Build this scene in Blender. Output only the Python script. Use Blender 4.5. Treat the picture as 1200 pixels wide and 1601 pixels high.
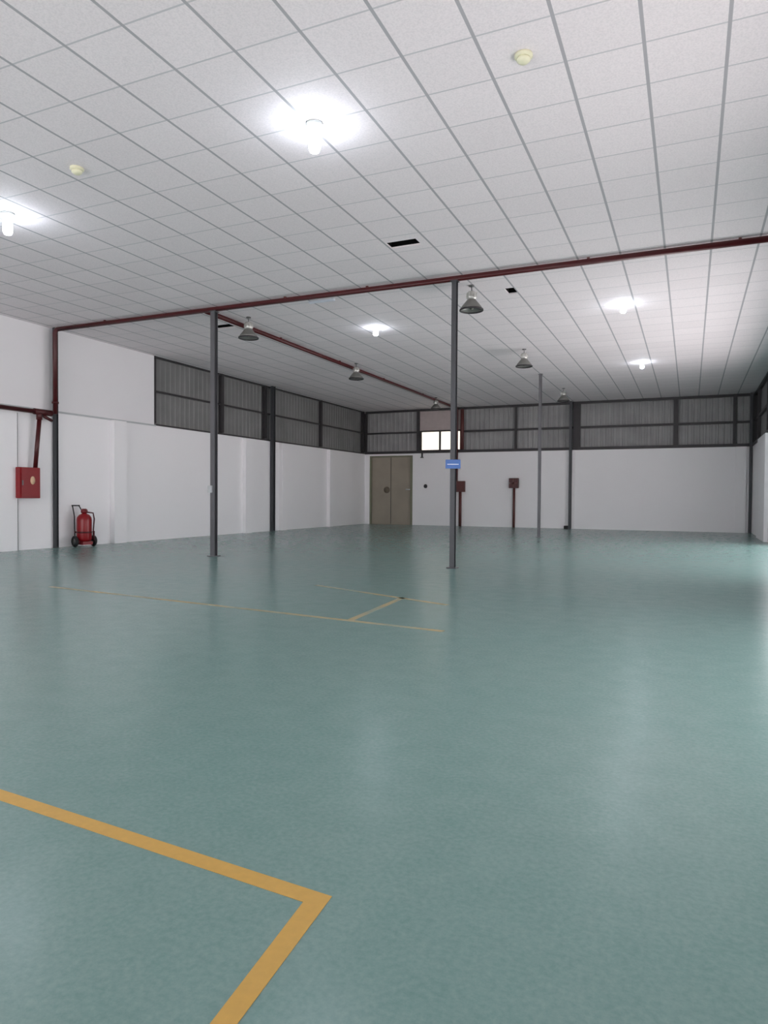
import bpy, bmesh, math, random
from mathutils import Vector, Matrix
random.seed(3)
for o in list(bpy.data.objects):
    bpy.data.objects.remove(o)
SC = bpy.context.scene
COL = SC.collection
PI = math.pi

# ------------------------------------------------------------------ camera
S = 1.2
def cam_axes(yaw, pitch, roll):
    y, p, r = math.radians(yaw), math.radians(pitch), math.radians(roll)
    f = Vector((-math.sin(y)*math.cos(p), math.cos(y)*math.cos(p), math.sin(p)))
    r0 = Vector((math.cos(y), math.sin(y), 0)); u0 = r0.cross(f)
    return math.cos(r)*r0 + math.sin(r)*u0, -math.sin(r)*r0 + math.cos(r)*u0, f
rx, ux, fx = cam_axes(23.8628, -1.2615, 0.3688)
cd = bpy.data.cameras.new('camera'); cam = bpy.data.objects.new('camera', cd); COL.objects.link(cam)
cam.matrix_world = Matrix(((rx.x, ux.x, -fx.x, 0), (rx.y, ux.y, -fx.y, 0), (rx.z, ux.z, -fx.z, S), (0, 0, 0, 1)))
cd.sensor_fit = 'HORIZONTAL'; cd.sensor_width = 36; cd.lens = 36*1080.8/1200
cd.clip_start = 0.05; cd.clip_end = 200
SC.camera = cam

# ------------------------------------------------------------------ light and exposure
W = bpy.data.worlds.new('world'); SC.world = W; W.use_nodes = True
# overcast sky above the horizon, brighter warm lower half added to light the ceiling
_n = W.node_tree.nodes; _l = W.node_tree.links
_tc = _n.new('ShaderNodeTexCoord'); _sp = _n.new('ShaderNodeSeparateXYZ'); _mr = _n.new('ShaderNodeMapRange'); _mx = _n.new('ShaderNodeMix')
_mx.data_type = 'RGBA'; _mr.inputs[1].default_value = -.04; _mr.inputs[2].default_value = .04
_l.new(_tc.outputs['Generated'], _sp.inputs[0]); _l.new(_sp.outputs[2], _mr.inputs[0]); _l.new(_mr.outputs[0], _mx.inputs['Factor'])
_mx.inputs[6].default_value = (3.3, 3.04, 3.09, 1); _mx.inputs[7].default_value = (2.55, 2.5, 2.56, 1)
_l.new(_mx.outputs[2], _n['Background'].inputs[0]); _n['Background'].inputs[1].default_value = 1.0
BULB_STRENGTH = 34.0
SC.view_settings.view_transform = 'Standard'
SC.view_settings.look = 'None'
SC.view_settings.gamma = 1
SC.view_settings.use_curve_mapping = False
SC.view_settings.exposure = 0.90

# ------------------------------------------------------------------ room numbers
H = 4.939      # ceiling
YB = 11.18     # red pipe line across the hall
YF = 27.594    # far wall
XL = -13.137   # left wall
XR = 1.992     # right wall
Y0 = -4.0      # open end behind the camera
ZL = 3.08      # top of the lower masonry

# ------------------------------------------------------------------ materials
def s2l(c):
    return tuple((v/255/12.92 if v/255 <= .04045 else ((v/255+.055)/1.055)**2.4) for v in c) + (1,)
def mat(name, rgb, rough=.6, metal=0, noise=.06, nscale=6, bump=0, bscale=40, emit=0, spec=.5):
    m = bpy.data.materials.new(name); m.use_nodes = True
    nt = m.node_tree; N = nt.nodes; Lk = nt.links
    b = N['Principled BSDF']
    b.inputs['Roughness'].default_value = rough; b.inputs['Metallic'].default_value = metal
    b.inputs['Specular IOR Level'].default_value = spec
    tc = N.new('ShaderNodeTexCoord')
    n = N.new('ShaderNodeTexNoise'); n.inputs['Scale'].default_value = nscale; n.inputs['Detail'].default_value = 4
    Lk.new(tc.outputs['Object'], n.inputs['Vector'])
    r = N.new('ShaderNodeValToRGB')
    c = s2l(rgb)
    r.color_ramp.elements[0].position = .3; r.color_ramp.elements[1].position = .7
    r.color_ramp.elements[0].color = tuple(v*(1-noise) for v in c[:3])+(1,)
    r.color_ramp.elements[1].color = tuple(min(1, v*(1+noise)) for v in c[:3])+(1,)
    Lk.new(n.outputs['Fac'], r.inputs['Fac']); Lk.new(r.outputs['Color'], b.inputs['Base Color'])
    if bump:
        n2 = N.new('ShaderNodeTexNoise'); n2.inputs['Scale'].default_value = bscale
        Lk.new(tc.outputs['Object'], n2.inputs['Vector'])
        bp = N.new('ShaderNodeBump'); bp.inputs['Strength'].default_value = bump; bp.inputs['Distance'].default_value = .01
        Lk.new(n2.outputs['Fac'], bp.inputs['Height']); Lk.new(bp.outputs['Normal'], b.inputs['Normal'])
    if emit:
        b.inputs['Emission Color'].default_value = c; b.inputs['Emission Strength'].default_value = emit
    return m

M_white = mat('white_masonry_paint', (250, 249, 251), .55, noise=.015, nscale=.7, bump=.08, bscale=25)
M_white_hi = mat('white_panel_paint', (240, 239, 241), .6, noise=.02, nscale=.5)
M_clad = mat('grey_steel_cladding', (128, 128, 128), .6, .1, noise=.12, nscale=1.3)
M_clad_far = mat('grey_far_cladding', (156, 156, 156), .6, .1, noise=.12, nscale=1.3)  # cladding copy, colour lightened to make up for weak light at the far end
M_rail = mat('dark_steel_rail', (62, 60, 62), .5, .3)
M_column = mat('grey_column_paint', (96, 96, 100), .45, .2, noise=.08, nscale=3)
M_column_d = mat('dark_column_paint', (66, 68, 72), .45, .2, noise=.08, nscale=3)
M_red = mat('red_pipe_paint', (72, 15, 19), .4, noise=.12, nscale=9)
M_red_b = mat('bright_red_paint', (138, 9, 20), .35, noise=.05)
M_rust = mat('brown_red_paint', (96, 52, 50), .5, noise=.1)
M_black = mat('black_rubber', (24, 24, 26), .6)
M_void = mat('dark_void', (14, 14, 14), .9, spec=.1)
M_alu = mat('brushed_aluminium', (132, 132, 128), .35, .4, noise=.1)
M_gear = mat('cast_aluminium', (205, 205, 200), .25, .5)
M_seal = mat('pale_grey_strip', (190, 194, 196), .6)
M_cream = mat('cream_plastic', (228, 226, 196), .45)
M_capgrey = mat('grey_lamp_cap', (176, 182, 180), .5)
M_bulb = mat('lit_bulb', (236, 244, 255), .4, noise=0, emit=BULB_STRENGTH)
M_door = mat('olive_brown_door_paint', (160, 151, 137), .5, 0, noise=.07, nscale=1.5)
M_door2 = mat('olive_frame_paint', (128, 129, 108), .5, 0, noise=.05)
M_blue = mat('blue_sign_enamel', (84, 122, 190), .4)
M_signw = mat('white_enamel', (225, 230, 240), .35)
M_amber = mat('pale_amber_glass', (236, 200, 165), .3)
M_steel = mat('galvanised_steel', (120, 120, 120), .4, .6)
M_pinkpanel = mat('pale_pinkish_sheet', (186, 174, 172), .6, noise=.05)

def yellow(name, wear):
    m = mat(name, (206, 164, 82), .42, noise=.05, nscale=30)
    if wear:
        nt = m.node_tree; N = nt.nodes; Lk = nt.links; b = N['Principled BSDF']
        src = b.inputs['Base Color'].links[0].from_socket
        n = N.new('ShaderNodeTexNoise'); n.inputs['Scale'].default_value = 2.2; n.inputs['Detail'].default_value = 6
        tc = N.new('ShaderNodeTexCoord'); Lk.new(tc.outputs['Object'], n.inputs['Vector'])
        mr = N.new('ShaderNodeMapRange'); mr.inputs[1].default_value = .35; mr.inputs[2].default_value = .65
        mr.inputs[3].default_value = wear-.2; mr.inputs[4].default_value = min(1, wear+.2)
        Lk.new(n.outputs['Fac'], mr.inputs[0])
        mx = N.new('ShaderNodeMix'); mx.data_type = 'RGBA'
        Lk.new(mr.outputs[0], mx.inputs['Factor']); Lk.new(src, mx.inputs[6])
        mx.inputs[7].default_value = s2l((130, 156, 148))
        Lk.new(mx.outputs[2], b.inputs['Base Color'])
    return m
M_yellow = yellow('yellow_line_paint', 0)
M_yellow_w = yellow('worn_yellow_line_paint', .62)

def floor_mat():
    m = bpy.data.materials.new('green_epoxy_floor'); m.use_nodes = True
    nt = m.node_tree; N = nt.nodes; Lk = nt.links; b = N['Principled BSDF']
    tc = N.new('ShaderNodeTexCoord')
    def noise(sc, det, rough=.5):
        n = N.new('ShaderNodeTexNoise'); n.inputs['Scale'].default_value = sc
        n.inputs['Detail'].default_value = det; n.inputs['Roughness'].default_value = rough
        Lk.new(tc.outputs['Object'], n.inputs['Vector']); return n
    fine = noise(48, 4, .7); big = noise(.55, 3); mid = noise(6, 3)
    r = N.new('ShaderNodeValToRGB'); e = r.color_ramp.elements
    e[0].position = .33; e[0].color = s2l((100, 137, 134)); e[1].position = .68; e[1].color = s2l((140, 166, 161))
    Lk.new(fine.outputs['Fac'], r.inputs['Fac'])
    r2 = N.new('ShaderNodeValToRGB'); e = r2.color_ramp.elements
    e[0].position = .35; e[0].color = s2l((110, 146, 142)); e[1].position = .7; e[1].color = s2l((128, 152, 147))
    Lk.new(big.outputs['Fac'], r2.inputs['Fac'])
    r3 = N.new('ShaderNodeValToRGB'); e = r3.color_ramp.elements
    e[0].position = .3; e[0].color = s2l((108, 143, 139)); e[1].position = .7; e[1].color = s2l((127, 155, 151))
    Lk.new(mid.outputs['Fac'], r3.inputs['Fac'])
    mx = N.new('ShaderNodeMix'); mx.data_type = 'RGBA'; mx.inputs['Factor'].default_value = .4
    Lk.new(r.outputs['Color'], mx.inputs[6]); Lk.new(r2.outputs['Color'], mx.inputs[7])
    mx2 = N.new('ShaderNodeMix'); mx2.data_type = 'RGBA'; mx2.inputs['Factor'].default_value = .35
    Lk.new(mx.outputs[2], mx2.inputs[6]); Lk.new(r3.outputs['Color'], mx2.inputs[7])
    Lk.new(mx2.outputs[2], b.inputs['Base Color'])
    mr = N.new('ShaderNodeMapRange'); mr.inputs[3].default_value = .22; mr.inputs[4].default_value = .28
    Lk.new(mid.outputs['Fac'], mr.inputs[0]); Lk.new(mr.outputs[0], b.inputs['Roughness'])
    b.inputs['Specular IOR Level'].default_value = .5
    return m

def ceiling_mat():
    """square mineral-fibre tiles in a grid of slim grey tee bars"""
    m = bpy.data.materials.new('ceiling_tiles'); m.use_nodes = True
    nt = m.node_tree; N = nt.nodes; Lk = nt.links; b = N['Principled BSDF']
    tc = N.new('ShaderNodeTexCoord'); sp = N.new('ShaderNodeSeparateXYZ'); Lk.new(tc.outputs['Object'], sp.inputs[0])
    def mth(op, a, bv=None):
        n = N.new('ShaderNodeMath'); n.operation = op
        for i, v in enumerate((a, bv)):
            if v is None: continue
            if isinstance(v, (int, float)): n.inputs[i].default_value = v
            else: Lk.new(v, n.inputs[i])
        return n.outputs[0]
    def line(sock, off, step, w):
        t = mth('ADD', sock, -off + 200*step)
        t = mth('DIVIDE', t, step); t = mth('FRACT', mth('ADD', t, .5)); t = mth('SUBTRACT', t, .5)
        t = mth('MULTIPLY', mth('ABSOLUTE', t), step)
        return mth('LESS_THAN', t, w/2)
    lx = line(sp.outputs[0], -4.8166, .63096, .03); ly = line(sp.outputs[1], 4.2581, .61836, .018)
    n = N.new('ShaderNodeTexNoise'); n.inputs['Scale'].default_value = 60; n.inputs['Detail'].default_value = 4
    Lk.new(tc.outputs['Object'], n.inputs['Vector'])
    r = N.new('ShaderNodeValToRGB'); e = r.color_ramp.elements
    e[0].position = .3; e[0].color = s2l((231, 225, 227)); e[1].position = .6; e[1].color = s2l((243, 236, 238))
    Lk.new(n.outputs['Fac'], r.inputs['Fac'])
    # each tile a touch different
    wn = N.new('ShaderNodeTexWhiteNoise'); wn.noise_dimensions = '2D'
    cx = N.new('ShaderNodeCombineXYZ')
    Lk.new(mth('FLOOR', mth('DIVIDE', mth('ADD', sp.outputs[0], 4.8166), .63096)), cx.inputs[0])
    Lk.new(mth('FLOOR', mth('DIVIDE', mth('ADD', sp.outputs[1], -4.2581), .61836)), cx.inputs[1])
    Lk.new(cx.outputs[0], wn.inputs['Vector'])
    fac = mth('ADD', mth('MULTIPLY', wn.outputs['Value'], .04), .96)
    hs = N.new('ShaderNodeHueSaturation'); Lk.new(r.outputs['Color'], hs.inputs['Color']); Lk.new(fac, hs.inputs['Value'])
    mx = N.new('ShaderNodeMix'); mx.data_type = 'RGBA'
    Lk.new(ly, mx.inputs['Factor']); Lk.new(hs.outputs['Color'], mx.inputs[6]); mx.inputs[7].default_value = s2l((204, 202, 205))
    mx2 = N.new('ShaderNodeMix'); mx2.data_type = 'RGBA'
    Lk.new(lx, mx2.inputs['Factor']); Lk.new(mx.outputs[2], mx2.inputs[6]); mx2.inputs[7].default_value = s2l((176, 174, 178))
    Lk.new(mx2.outputs[2], b.inputs['Base Color'])
    b.inputs['Roughness'].default_value = .75; b.inputs['Specular IOR Level'].default_value = .25
    return m

# ------------------------------------------------------------------ mesh helpers
def bx(bm, x0, x1, y0, y1, z0, z1, bev=0):
    t = bmesh.new()
    bmesh.ops.create_cube(t, size=1, matrix=Matrix.Translation(((x0+x1)/2, (y0+y1)/2, (z0+z1)/2)) @ Matrix.Diagonal((x1-x0, y1-y0, z1-z0, 1)))
    if bev: bmesh.ops.bevel(t, geom=t.edges[:], offset=bev, segments=2, affect='EDGES')
    merge(bm, t)
def merge(bm, t):
    me = bpy.data.meshes.new('tmp'); t.to_mesh(me); t.free(); bm.from_mesh(me); bpy.data.meshes.remove(me)
def lathe(bm, prof, seg=24, at=(0, 0, 0), rot=None):
    """prof: list of (r, z) from one end to the other"""
    t = bmesh.new(); rings = []
    for r, z in prof:
        if r < 1e-5: rings.append([t.verts.new((0, 0, z))])
        else: rings.append([t.verts.new((r*math.cos(2*PI*k/seg), r*math.sin(2*PI*k/seg), z)) for k in range(seg)])
    for a, b in zip(rings, rings[1:]):
        for k in range(seg):
            k2 = (k+1) % seg
            if len(a) == 1 and len(b) > 1: t.faces.new((a[0], b[k], b[k2]))
            elif len(b) == 1 and len(a) > 1: t.faces.new((a[k], b[0], a[k2]))
            elif len(a) > 1: t.faces.new((a[k], b[k], b[k2], a[k2]))
    bmesh.ops.recalc_face_normals(t, faces=t.faces[:])
    for f in t.faces: f.smooth = True
    mtx = Matrix.Translation(at) @ (rot.to_4x4() if rot else Matrix.Identity(4))
    bmesh.ops.transform(t, matrix=mtx, verts=t.verts[:])
    merge(bm, t)
def tube(bm, pts, r, seg=12):
    pts = [Vector(p) for p in pts]; t = bmesh.new(); rings = []
    up = None
    for i, p in enumerate(pts):
        d = ((pts[i+1]-p) if i < len(pts)-1 else (p-pts[i-1])).normalized()
        if 0 < i < len(pts)-1: d = ((pts[i+1]-p).normalized()+(p-pts[i-1]).normalized()).normalized()
        a = Vector((0, 0, 1)) if abs(d.z) < .9 else Vector((1, 0, 0))
        if up is None: u = d.cross(a).normalized()
        else: u = (up - d*up.dot(d)).normalized()
        up = u; v = d.cross(u)
        rings.append([t.verts.new(p + r*(math.cos(2*PI*k/seg)*u + math.sin(2*PI*k/seg)*v)) for k in range(seg)])
    for a, b in zip(rings, rings[1:]):
        for k in range(seg): t.faces.new((a[k], a[(k+1) % seg], b[(k+1) % seg], b[k]))
    t.faces.new(rings[0][::-1]); t.faces.new(rings[-1])
    bmesh.ops.recalc_face_normals(t, faces=t.faces[:])
    for f in t.faces: f.smooth = len(f.verts) == 4
    merge(bm, t)
def arc(c, a, b, n=6):
    """quarter bend from point a to point b around corner c"""
    a, b, c = Vector(a), Vector(b), Vector(c)
    return [((1-t)**2)*a + 2*t*(1-t)*c + t*t*b for t in [i/n for i in range(n+1)]]
def obj(name, bm, m, parent=None, loc=None):
    me = bpy.data.meshes.new(name); bm.to_mesh(me); bm.free()
    o = bpy.data.objects.new(name, me); me.materials.append(m); COL.objects.link(o)
    if parent: o.parent = parent
    if loc: o.location = loc
    return o
def tag(o, label, cat, group=None):
    o['label'] = label; o['category'] = cat
    if group: o['group'] = group
    return o
def thing(name, label, cat, loc=(0, 0, 0), rz=0, group=None):
    o = bpy.data.objects.new(name, None); COL.objects.link(o); o.empty_display_size = .1
    o.location = loc; o.rotation_euler = (0, 0, rz)
    return tag(o, label, cat, group)
def struct(name, bm, m, parent=None):
    o = obj(name, bm, m, parent)
    if not parent: o['kind'] = 'structure'
    return o
def dup(root, loc, rz, label):
    r = root.copy(); COL.objects.link(r); r.location = loc; r.rotation_euler = (0, 0, rz); r['label'] = label
    for ch in list(root.children):
        c = ch.copy(); COL.objects.link(c); c.parent = r
        for g in list(ch.children):
            d = g.copy(); COL.objects.link(d); d.parent = c
    return r
def B():
    return bmesh.new()

# ------------------------------------------------------------------ floor
b = B(); bx(b, XL-.4, XR+.4, Y0, YF+.4, -.2, 0); struct('floor', b, floor_mat())

# ------------------------------------------------------------------ ceiling with three missing half tiles
HOLES = [(-4.165, -3.69, 9.40, 9.64), (-3.10, -2.93, 12.26, 12.62), (-9.72, -9.24, 12.47, 12.74)]
xs = sorted({XL-.4, XR+.4} | {v for h in HOLES for v in h[:2]}); ys = sorted({Y0, YF+.4} | {v for h in HOLES for v in h[2:]})
b = B()
for i in range(len(xs)-1):
    for j in range(len(ys)-1):
        cx, cy = (xs[i]+xs[i+1])/2, (ys[j]+ys[j+1])/2
        if any(h[0] < cx < h[1] and h[2] < cy < h[3] for h in HOLES): continue
        bx(b, xs[i], xs[i+1], ys[j], ys[j+1], H, H+.02)
ceil = struct('ceiling', b, ceiling_mat())
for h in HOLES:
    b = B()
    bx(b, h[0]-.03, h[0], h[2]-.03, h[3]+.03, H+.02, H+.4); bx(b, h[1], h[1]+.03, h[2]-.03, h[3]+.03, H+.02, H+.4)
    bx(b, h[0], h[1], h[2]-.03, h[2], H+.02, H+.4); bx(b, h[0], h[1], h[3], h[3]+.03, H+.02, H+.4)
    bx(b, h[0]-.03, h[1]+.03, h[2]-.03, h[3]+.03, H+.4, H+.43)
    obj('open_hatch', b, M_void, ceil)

# ------------------------------------------------------------------ walls
def corr_sheet(bm, axis, fixed, a0, a1, z0, z1, depth, pitch=.2):
    """trapezoid profile cladding sheet along y (axis 1) or x (axis 0); ribs stand out by depth"""
    pts = []; a = a0
    while a < a1-1e-6:
        for da, d in ((0, 0), (pitch*.5, 0), (pitch*.62, 1), (pitch*.88, 1)):
            if a+da <= a1: pts.append((a+da, fixed+depth*d))
        a += pitch
    pts.append((a1, fixed))
    t = bm; lo = []; hi = []
    for p, q in pts:
        co = (p, q) if axis == 0 else (q, p)
        lo.append(t.verts.new((*co, z0))); hi.append(t.verts.new((*co, z1)))
    for k in range(len(lo)-1): t.faces.new((lo[k], lo[k+1], hi[k+1], hi[k]))

# left wall: lower masonry, upper white panel to y=14.52, then dark cladding
b = B(); bx(b, XL-.3, XL, Y0, YF, 0, ZL); wl = struct('wall_left', b, M_white)
b = B(); bx(b, XL-.3, XL-.05, Y0, 14.52, ZL, H); obj('upper_panel', b, M_white_hi, wl)
b = B(); bx(b, XL-.05, XL+.012, Y0, 14.52, ZL-.03, ZL+.012); obj('ledge_shadow_strip', b, M_seal, wl)  # grey strip stands in for the thin shadow line along the ledge
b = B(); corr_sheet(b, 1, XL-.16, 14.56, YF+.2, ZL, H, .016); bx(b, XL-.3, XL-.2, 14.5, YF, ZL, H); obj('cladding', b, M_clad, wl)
def rail(x0, x1, y0, y1, z0, z1, parent, name='rail', m=None):
    b = B(); bx(b, x0, x1, y0, y1, z0, z1); return obj(name, b, m or M_rail, parent)
rail(XL-.12, XL+.01, 14.52, YF, ZL-.01, ZL+.035, wl)
rail(XL-.12, XL-.05, 14.52, YF, 3.98, 4.025, wl)
rail(XL-.12, XL-.05, 14.52, YF, H-.04, H, wl)
for y, w in ((14.52, .06), (19.78, .13), (20.28, .13), (17.42, .12), (23.66, .12), (YF-.16, .14)):
    rail(XL-.13, XL-.03, y, y+w, ZL+.06, H, wl, 'stud')
for y0, y1 in ((9.55, 10.30), (12.93, 13.34), (18.45, 18.80), (20.62, 20.92), (24.1, 24.4)):
    b = B(); bx(b, XL, XL+(.06 if y0 < 10 else .14), y0, y1, 0, ZL-.03, .004); obj('pilaster', b, M_white, wl)

# far wall
DX0, DX1, DZ = -12.90, -10.88, 2.98     # door
WX0, WX1, WZ0, WZ1 = -10.50, -8.80, 3.2, 3.96   # window
b = B(); bx(b, XL-.3, DX0, YF, YF+.3, 0, ZL); bx(b, DX1, XR+.3, YF, YF+.3, 0, ZL); bx(b, DX0, DX1, YF, YF+.3, DZ, ZL)
wf = struct('wall_far', b, M_white)
b = B()
for x0, x1 in ((XL-.2, WX0-.1), (WX1+.1, XR+.2)):
    corr_sheet(b, 0, YF+.16, x0, x1, ZL, H, -.018)
bx(b, XL-.3, WX0-.1, YF+.2, YF+.3, ZL, H); bx(b, WX1+.1, XR+.3, YF+.2, YF+.3, ZL, H)
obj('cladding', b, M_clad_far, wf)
b = B(); bx(b, WX0-.1, WX1+.1, YF+.1, YF+.3, WZ1+.05, H); bx(b, WX0-.1, WX1+.1, YF+.1, YF+.3, ZL, WZ0-.04)
obj('upper_panel', b, M_pinkpanel, wf)
rail(XL, XR, YF-.01, YF+.12, ZL-.02, ZL+.09, wf)
rail(XL, WX0-.1, YF+.04, YF+.12, 3.93, 4.00, wf); rail(WX1+.1, XR, YF+.04, YF+.12, 3.90, 3.98, wf)
rail(XL, XR, YF+.03, YF+.12, H-.09, H, wf)
for x, w in ((XL-.16, .22), (-4.2, .27), (XR-.02, .18), (-10.72, .12), (-6.50, .08), (-.60, .16), (1.36, .10)):
    rail(x, x+w, YF+.02, YF+.12, ZL+.09, H-.09, wf, 'stud')
for x0, x1 in ((-4.42, -4.1), (1.45, 1.80)):
    b = B(); bx(b, x0, x1, YF-.08, YF, 0, ZL-.02, .004); obj('pilaster', b, M_white, wf)
b = B(); bx(b, -4.1, 1.45, YF-.03, YF, 0, 1.42); obj('dado_panel', b, M_white, wf)

# door in the far wall
b = B(); bx(b, DX0+.08, DX1-.1, YF+.06, YF+.11, 0.0, DZ-.06, .004); d1 = struct('door_1', b, M_door)
b = B(); bx(b, DX0, DX0+.08, YF-.01, YF+.14, 0, DZ); bx(b, DX1-.1, DX1, YF-.01, YF+.14, 0, DZ); bx(b, DX0+.08, DX1-.1, YF-.01, YF+.14, DZ-.06, DZ)
obj('door_frame', b, M_door2, d1)
b = B(); bx(b, -11.92, -11.90, YF+.05, YF+.062, .02, DZ-.07); obj('leaf_joint', b, M_rail, d1)
b = B(); tube(b, [(-11.18, YF+.06, 1.52), (-11.18, YF+.0, 1.52), (-11.0, YF+.0, 1.52)], .025); obj('door_handle', b, M_seal, d1)
b = B(); lathe(b, [(0, 0), (.12, 0), (.14, .01), (.14, .02), (0, .03)], 20, (-12.1, YF+.06, 1.5), Matrix.Rotation(PI/2, 3, 'X')); obj('lock_plate', b, mat('worn_brown_plate', (116, 104, 90), .6), d1)

# window: daylight behind frosted panes
M_pane = mat('frosted_pane_daylight', (255, 246, 232), .3, noise=0, emit=.62)
w = B(); 
for x0, x1, z0, z1 in ((WX0-.1, WX1+.1, WZ0-.05, WZ0), (WX0-.1, WX1+.1, WZ1, WZ1+.06), (WX0-.1, WX0, WZ0, WZ1), (WX1, WX1+.1, WZ0, WZ1), (-9.72, -9.64, WZ0, WZ1)):
    bx(w, x0, x1, YF+.05, YF+.16, z0, z1)
wn = struct('window_1', w, M_rail)
for x0, x1 in ((WX0, -9.72), (-9.64, WX1)):
    b = B(); bx(b, x0, x1, YF+.1, YF+.11, WZ0, WZ1); obj('pane', b, M_pane, wn)

# unseen wall behind the camera, its wide opening shaped to balance the daylight
b = B(); bx(b, XL-.3, XL+.5, Y0-.3, Y0, 0, H); bx(b, -2.5, XR+.3, Y0-.3, Y0, 0, H); bx(b, XL+.5, -2.5, Y0-.3, Y0, 3.8, H); struct('wall_back', b, M_white)

# right wall: solid at the far end, unseen bays added nearer the camera for light
b = B(); bx(b, XR, XR+.3, 21.6, YF, 0, ZL)
bx(b, XR, XR+.3, Y0, 3.2, 0, ZL); bx(b, XR, XR+.3, 7.4, 11.6, 0, ZL); bx(b, XR, XR+.3, 20.4, 21.7, 0, ZL)
wr = struct('wall_right', b, M_white)
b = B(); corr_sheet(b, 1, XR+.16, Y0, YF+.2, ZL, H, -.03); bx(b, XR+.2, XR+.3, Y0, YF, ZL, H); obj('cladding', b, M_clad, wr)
rail(XR-.01, XR+.12, Y0, YF, ZL-.02, ZL+.09, wr); rail(XR+.04, XR+.12, Y0, YF, 3.95, 4.03, wr); rail(XR+.03, XR+.12, Y0, YF, H-.09, H, wr)
for y in (YF-1.5, 23.0): rail(XR+.02, XR+.12, y, y+.12, ZL+.09, H-.09, wr, 'stud')
b = B(); bx(b, XR-.1, XR, 22.0, 24.4, 0, ZL-.02, .004); obj('pilaster', b, M_white, wr)

# ------------------------------------------------------------------ steel columns (H section with base plate)
def column(x, y, w, d, label, m, plate=True, z1=H):
    t = thing('steel_column', label, 'column', (x, y, 0), 0)
    tf = w*.10; b = B()
    bx(b, -w/2, w/2, -d/2, -d/2+tf, .015, z1, .002); bx(b, -w/2, w/2, d/2-tf, d/2, .015, z1, .002); bx(b, -tf/2, tf/2, -d/2+tf, d/2-tf, .015, z1)
    obj('shaft', b, m, t)
    b = B(); e = .04 if plate else .0
    bx(b, -w/2-e, w/2+e, -d/2-e, d/2+e, 0, .015); obj('base_plate', b, m, t)
    if plate:
        b = B(); bx(b, -w/2-.02, w/2+.02, -d/2-.02, d/2+.02, z1-.012, z1); obj('top_plate', b, m, t)
    return t
ZP = H-.115
column(-8.62, YB-.02, .10, .11, 'grey freestanding column where the two red pipes meet', M_column, z1=ZP)
column(-3.66, YB-.03, .085, .085, 'slim dark freestanding column with the blue sign on it', M_column_d, z1=ZP)
column(-4.19, 21.1, .08, .09, 'farthest freestanding grey column, in front of the far wall', M_column)
column(XL+.06, YB+.09, .075, .09, 'dark column against the left wall beside the wheeled extinguisher', M_column_d, plate=False)
column(XL+.08, 20.1, .12, .14, 'dark column against the left wall between the clad upper bays', M_column_d, plate=False)
column(-4.26, YF-.15, .10, .12, 'dark column against the far wall right of the red cabinet on the pipe', M_column_d, plate=False)
column(XR-.06, YF-.08, .09, .12, 'dark column in the far right corner of the hall', M_column_d, plate=False)

# ------------------------------------------------------------------ red fire pipes
ZR = H-.065; R = .048
def clamp(bm_parent, pts):
    for (x, y) in pts:
        b = B(); bx(b, x-.02, x+.02, y-.02, y+.02, ZR+R*.8, H); obj('pipe_hanger', b, M_rust, bm_parent)
t = thing('fire_pipe', 'long dark red pipe crossing the hall under the ceiling and dropping down the left wall', 'pipe', (0, 0, 0))
X_d = XL+.16
b = B(); tube(b, [(XR, YB, ZR), (X_d+.1, YB, ZR)] + arc((X_d, YB, ZR), (X_d+.1, YB, ZR), (X_d, YB, ZR-.1)) + [(X_d, YB, 3.0)], R); obj('pipe_run', b, M_red, t)
b = B(); lathe(b, [(0, -.02), (R+.025, -.02), (R+.025, .02), (0, .02)], 16, (X_d, YB, 3.25)); obj('flange', b, M_red, t)
clamp(t, [(x, YB) for x in (-11.5, -7, -5.3, -1.5, .6)])
t = thing('fire_pipe', 'dark red ceiling pipe running back from the grey column to the far wall', 'pipe')
XP = -8.88
b = B(); tube(b, [(XP, YB+R, ZR), (XP, YF-.2, ZR)] + arc((XP, YF-.1, ZR), (XP, YF-.2, ZR), (XP, YF-.1, ZR-.1)) + [(XP, YF-.1, 1.87)], R); obj('pipe_run', b, M_red, t)
clamp(t, [(XP, y) for y in (14, 17, 20, 23.5)])
t = thing('fire_pipe', 'red horizontal pipe running along the top of the lower left wall', 'pipe')
b = B(); tube(b, [(XL+.15, Y0, 3.0), (XL+.15, YB-.12, 3.0)], R); obj('pipe_run', b, M_red, t)
b = B(); tube(b, [(XL+.15, YB-.41, 3.0), (XL+.15, YB-.41, 2.83)], R+.015); tube(b, [(XL+.15, YB-.54, 3.0), (XL+.15, YB-.1, 3.0)], R+.018)
tube(b, [(XL+.15, YB-.3, 2.92), (XL+.15, YB-.08, 2.84)], .035); obj('tee_fitting', b, M_red, t)
t = thing('fire_pipe', 'short red drop pipe feeding the hose cabinet on the left wall', 'pipe')
b = B(); tube(b, [(XL+.15, YB-.41, 2.83), (XL+.13, YB-.50, 1.78)], R*.95); obj('pipe_run', b, M_red, t)
t = thing('fire_pipe', 'thin dark red pipe rising from the floor to the cross-marked cabinet', 'pipe')
b = B(); tube(b, [(-6.47, YF-.09, 0), (-6.47, YF-.09, 1.58)], .05); obj('pipe_run', b, M_rust, t)
t = thing('fire_pipe', 'brownish pipe from the floor to the cabinet behind the blue-sign column', 'pipe')
b = B(); tube(b, [(-8.72, YF-.09, 0), (-8.72, YF-.09, 1.42)], .06); obj('pipe_run', b, M_rust, t)
b = B(); tube(b, [(-8.66, YF-.09, ZL+.1), (-8.66, YF-.09, H-.1)], .075)
tag(obj('fire_pipe', b, M_rust), 'thick dark brown riser beside the small lit window', 'pipe')

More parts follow.
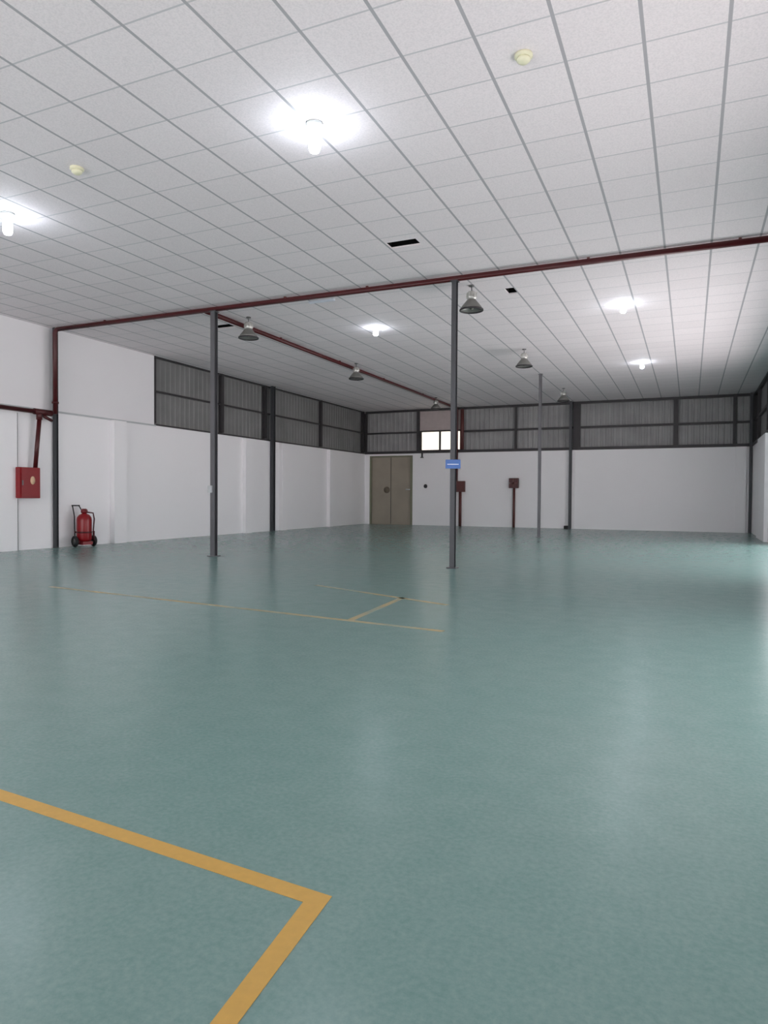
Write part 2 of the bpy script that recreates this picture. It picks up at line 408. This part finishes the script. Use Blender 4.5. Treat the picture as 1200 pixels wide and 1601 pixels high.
b = B(); tube(b, [(XL+.03, 10.318, 0), (XL+.03, 10.318, 2.94)], .013, 8)
tag(obj('conduit', b, M_steel), 'thin grey vertical conduit behind the bright red hose cabinet', 'conduit')

# hose cabinets
def cabinet(x, y, z, w, h, d, rz, label, m, rings, glass=None):
    t = thing('fire_hose_cabinet', label, 'fire cabinet', (x, y, z), rz)
    b = B(); bx(b, -w/2, w/2, 0, d-.06, 0, h, .008); obj('body', b, m, t)
    b = B(); bx(b, -w/2+.12, w/2-.02, d-.06, d, .05, h-.05); obj('mounting_bracket', b, M_steel, t)
    b = B(); bx(b, -w/2+.02, w/2-.02, -.018, 0, .02, h-.02, .004); dr = obj('door', b, m, t)
    if glass:
        b = B(); lathe(b, [(0, 0), (.055, 0), (.055, .012), (0, .014)], 20, (w*.08, -.018, h*.58), Matrix.Rotation(PI/2, 3, 'X') @ Matrix.Diagonal((1, 1.6, 1))); obj('alarm_button', b, glass, dr)
    if rings:
        b = B(); bx(b, -.03, .03, -.026, -.018, .04, h-.04); bx(b, -w/2+.04, w/2-.04, -.026, -.018, h/2-.03, h/2+.03); obj('cross_bars', b, M_rust, dr)
    b = B(); bx(b, -w/2+.03, -w/2+.05, -.04, -.018, h*.42, h*.58); obj('handle', b, M_steel, dr)
    return t
cabinet(XL+.20, 10.50, 1.12, .50, .66, .20, PI/2, 'bright red hose cabinet with a pale round disc on the left wall', M_red_b, False, M_amber)
cabinet(-6.47, YF-.2, 1.58, .38, .40, .2, 0, 'small dark red cabinet with a cross on the white far wall', M_red, True)
cabinet(-8.72, YF-.2, 1.42, .42, .45, .2, 0, 'faded brown-red cabinet on the far wall behind the blue-sign column', M_rust, False)

# ------------------------------------------------------------------ wheeled extinguisher
t = thing('wheeled_fire_extinguisher', 'red wheeled fire extinguisher with black wheels parked by the left wall', 'fire extinguisher', (-12.82, 11.83, 0), math.radians(76))
b = B(); lathe(b, [(0, .12), (.11, .125), (.155, .16), (.165, .20), (.165, .62), (.155, .68), (.11, .74), (.055, .765), (.045, .79), (0, .79)], 28); obj('cylinder', b, M_red_b, t)
b = B(); lathe(b, [(0, .78), (.07, .78), (.075, .81), (.07, .86), (.04, .88), (0, .88)], 16); bx(b, -.02, .02, -.12, .0, .82, .85, .004); obj('valve', b, mat('dark_red_valve', (110, 16, 24), .4), t)
b = B(); bx(b, -.17, .17, -.03, .03, .08, .13, .006); bx(b, -.12, .12, -.16, .12, .05, .125, .006); obj('carriage', b, mat('deep_red_frame', (120, 18, 26), .45), t)
b = B(); lathe(b, [(.164, 0), (.172, 0), (.172, .035), (.164, .035), (.164, 0)], 28, (0, 0, .32)); bx(b, -.16, .16, .12, .15, .32, .355); obj('strap', b, M_red, t)
b = B()
tube(b, [(-.15, .14, .09), (-.15, .16, .70), (-.16, .22, .93), (-.16, .24, .95)], .013, 8)
tube(b, [(.15, .14, .09), (.15, .16, .60), (.02, .22, .90), (0, .24, .95)], .013, 8)
tube(b, [(-.17, .24, .95), (.02, .24, .95)], .014, 8); obj('push_handle', b, M_black, t)
b = B(); hp = [(.04, -.05, .80), (.15, -.12, .78), (.20, -.08, .64), (.195, -.05, .40), (.185, -.06, .22)]
tube(b, hp, .016, 8); tube(b, [(.195, -.06, .36), (.19, -.07, .14)], .026, 10); obj('hose', b, mat('dark_hose', (70, 20, 24), .5), t)
for sx in (-1, 1):
    b = B(); rot = Matrix.Rotation(PI/2, 3, 'Y')
    lathe(b, [(.075, -.03), (.115, -.03), (.13, -.015), (.13, .015), (.115, .03), (.075, .03), (.075, -.03)], 28, (sx*.225, 0, .13), rot); wh = obj('wheel', b, M_black, t)
    b = B(); lathe(b, [(0, -.02), (.075, -.015), (.075, .015), (0, .02)], 16, (sx*.225, 0, .13), rot); obj('wheel_hub', b, M_steel, wh)
b = B(); tube(b, [(-.2, 0, .13), (.2, 0, .13)], .014, 8); obj('axle', b, M_steel, t)

# ------------------------------------------------------------------ high-bay lamps (unlit)
def high_bay(loc, label):
    t = thing('high_bay_lamp', label, 'ceiling lamp', loc, 0, 'unlit bell-shaped ceiling lamps')
    b = B(); tube(b, [(0, 0, 0), (0, 0, -.12)], .01, 8); lathe(b, [(0, 0), (.05, 0), (.05, -.02), (0, -.02)], 16); obj('hanger', b, M_steel, t)
    b = B(); lathe(b, [(0, -.10), (.06, -.11), (.085, -.14), (.09, -.22), (.07, -.26), (0, -.26)], 24)
    for k in range(8):
        a = k*PI/4; bx(b, .088*math.cos(a)-.006, .088*math.cos(a)+.006, .088*math.sin(a)-.006, .088*math.sin(a)+.006, -.22, -.14)
    obj('gear_housing', b, M_gear, t)
    b = B(); lathe(b, [(.07, -.25), (.09, -.28), (.13, -.33), (.17, -.38), (.195, -.43), (.20, -.43), (.175, -.375), (.135, -.325), (.095, -.275), (.075, -.25)], 32); sh = obj('bell_shade', b, M_alu, t)
    b = B(); lathe(b, [(.195, -.42), (.21, -.42), (.213, -.445), (.195, -.45), (.19, -.43), (.195, -.42)], 32); obj('shade_rim', b, M_rail, sh)
    b = B(); lathe(b, [(0, -.27), (.035, -.28), (.05, -.34), (.05, -.38), (.03, -.42), (0, -.43)], 20); obj('lamp_glass', b, mat('clear_lamp_glass', (120, 118, 110), .15), t)
    return t
hb = high_bay((-3.58, 11.85, H), 'unlit bell lamp just right of the blue-sign column, nearest and largest of its kind')
HB = [((-3.87, 17.4, H), 'unlit bell lamp in mid hall just left of the top of the farthest freestanding column'),
      ((-4.0, 24.1, H), 'unlit bell lamp farthest back on the right, close above the far wall column'),
      ((-8.50, 12.15, H), 'unlit bell lamp beside the open ceiling hatch near the grey column'),
      ((-8.62, 17.5, H), 'unlit bell lamp hanging just under the middle of the receding red pipe'),
      ((-8.78, 24.6, H), 'unlit bell lamp near the small lit window at the end of the red pipe')]
for l, s in HB: dup(hb, l, 0, s)

# ------------------------------------------------------------------ lit bulbs on ceiling caps
def bulb(loc, label):
    t = thing('bulb_lamp', label, 'lit bulb', loc, 0, 'lit bulbs under the ceiling')
    b = B(); lathe(b, [(0, 0), (.085, 0), (.088, -.015), (.07, -.035), (.03, -.045), (.03, -.075), (0, -.075)], 24); obj('ceiling_cap', b, M_capgrey, t)
    b = B(); lathe(b, [(0, -.07), (.028, -.07), (.05, -.11), (.06, -.17), (.06, -.24), (.045, -.28), (0, -.295)], 20); obj('bulb', b, M_bulb, t)
    return t
b0 = bulb((-3.50, 6.13, H), 'lit bulb nearest the camera with its round cap showing and a blue-white glow')
for l, s in [((-8.35, 6.45, H), 'lit bulb at the left edge of the picture under the ceiling'),
             ((-6.42, 14.0, H), 'lit bulb just left of the blue-sign column beyond the long red pipe'),
             ((-1.23, 14.1, H), 'larger lit bulb on the right beyond the long red pipe'),
             ((-1.26, 20.3, H), 'lit bulb on the right farthest back, near the far wall cladding')]:
    nb = dup(b0, l, 0, s)
    if l[1] > 10: nb.scale = (.9, .9, .6)   # shorter lamps beyond the pipe

# ------------------------------------------------------------------ smoke detectors, small ceiling fittings
def detector(loc, label):
    t = thing('smoke_detector', label, 'smoke detector', loc, 0, 'cream smoke detectors')
    b = B(); lathe(b, [(0, 0), (.075, 0), (.078, -.02), (.06, -.03), (0, -.03)], 24); obj('base', b, M_cream, t)
    b = B(); lathe(b, [(0, -.03), (.055, -.03), (.058, -.05), (.035, -.07), (0, -.075)], 24); obj('sensor_dome', b, M_cream, t)
    return t
d0 = detector((-1.34, 5.88, H), 'cream smoke detector at the upper right, on a tile near the camera')
dup(d0, (-6.47, 5.88, H), 0, 'cream smoke detector at the upper left of the ceiling')
b = B(); bx(b, -6.75, -6.2, 11.60, 11.68, H-.035, H, .008)
tag(obj('ceiling_batten', b, M_signw), 'short white batten on the ceiling just behind the long red pipe', 'ceiling light')

# ------------------------------------------------------------------ signs and small wall items
t = thing('blue_sign', 'small blue sign with a white line fixed to the slim column', 'sign', (-3.66, YB-.03, 1.70), math.radians(18))
b = B(); bx(b, -.13, .12, -.085, -.07, -.02, .13, .003); pl = obj('sign_plate', b, M_blue, t)
b = B(); bx(b, -.10, .09, -.088, -.085, .045, .058); obj('white_line', b, M_signw, pl)
b = B(); bx(b, -.03, .03, -.07, -.040, .02, .05); obj('bracket', b, M_blue, t)
b = B(); bx(b, -.03, .06, -.105, -.055, 0, .14, .006)
o = obj('switch_box', b, M_seal, loc=(-8.67, YB-.02, 1.26)); tag(o, 'small pale switch box on the left side of the grey column', 'switch box')
b = B(); lathe(b, [(0, 0), (.075, 0), (.085, .02), (.06, .06), (0, .07)], 20, (-10.28, YF, 1.66), Matrix.Rotation(PI/2, 3, 'X'))
tag(obj('alarm_bell', b, M_rail), 'small dark round bell on the white wall beside the olive door', 'bell')
b = B(); bx(b, -10.47, -10.41, YF-.06, YF, 2.86, 3.06, .004); bx(b, -10.5, -10.38, YF-.08, YF-.02, 2.86, 2.9)
tag(obj('wall_bracket', b, M_rail), 'tiny dark bracket high on the white wall under the lit window', 'bracket')
b = B(); bx(b, -12.75, -12.0, YF-.1, YF-.01, 3.22, 3.5, .01)
b2 = B(); bx(b2, -4.47, -4.31, YF-.25, YF-.09, 0, .12, .01)
b.free()
tag(obj('floor_box', b2, M_black), 'small black box on the floor at the foot of the far wall column', 'box')

# ------------------------------------------------------------------ painted floor lines
def strip(name, pts, m, label):
    b = B(); z = .0015
    lo = [b.verts.new((x, y, .0002)) for x, y in pts]; hi = [b.verts.new((x, y, z)) for x, y in pts]
    b.faces.new(hi); n = len(pts)
    for k in range(n): b.faces.new((lo[k], lo[(k+1) % n], hi[(k+1) % n], hi[k]))
    bmesh.ops.recalc_face_normals(b, faces=b.faces[:])
    return tag(obj(name, b, m), label, 'floor marking')
def seg(p, q, w):
    p, q = Vector(p), Vector(q); d = (q-p).normalized(); n = Vector((-d.y, d.x))*w/2
    return [tuple(p+n), tuple(q+n), tuple(q-n), tuple(p-n)][::-1]
strip('yellow_floor_line', [(-4.05, 2.022), (-.964, 1.812), (-.905, 1.06), (-.958, 1.04), (-1.028, 1.752), (-4.05, 1.957)][::-1], M_yellow,
      'bright yellow cornered line painted on the green floor at the lower left')
strip('yellow_floor_line', seg((-7.6, 6.46), (-2.0, 5.85), .07), M_yellow_w, 'faint yellow line crossing the left middle of the floor')
strip('yellow_floor_line', seg((-3.0, 5.99), (-3.11, 7.6), .07), M_yellow_w, 'short faint yellow line branching off towards the columns')
strip('yellow_floor_line', seg((-4.6, 8.15), (-2.45, 7.3), .07), M_yellow_w, 'faint yellow line nearest the foot of the slim column')
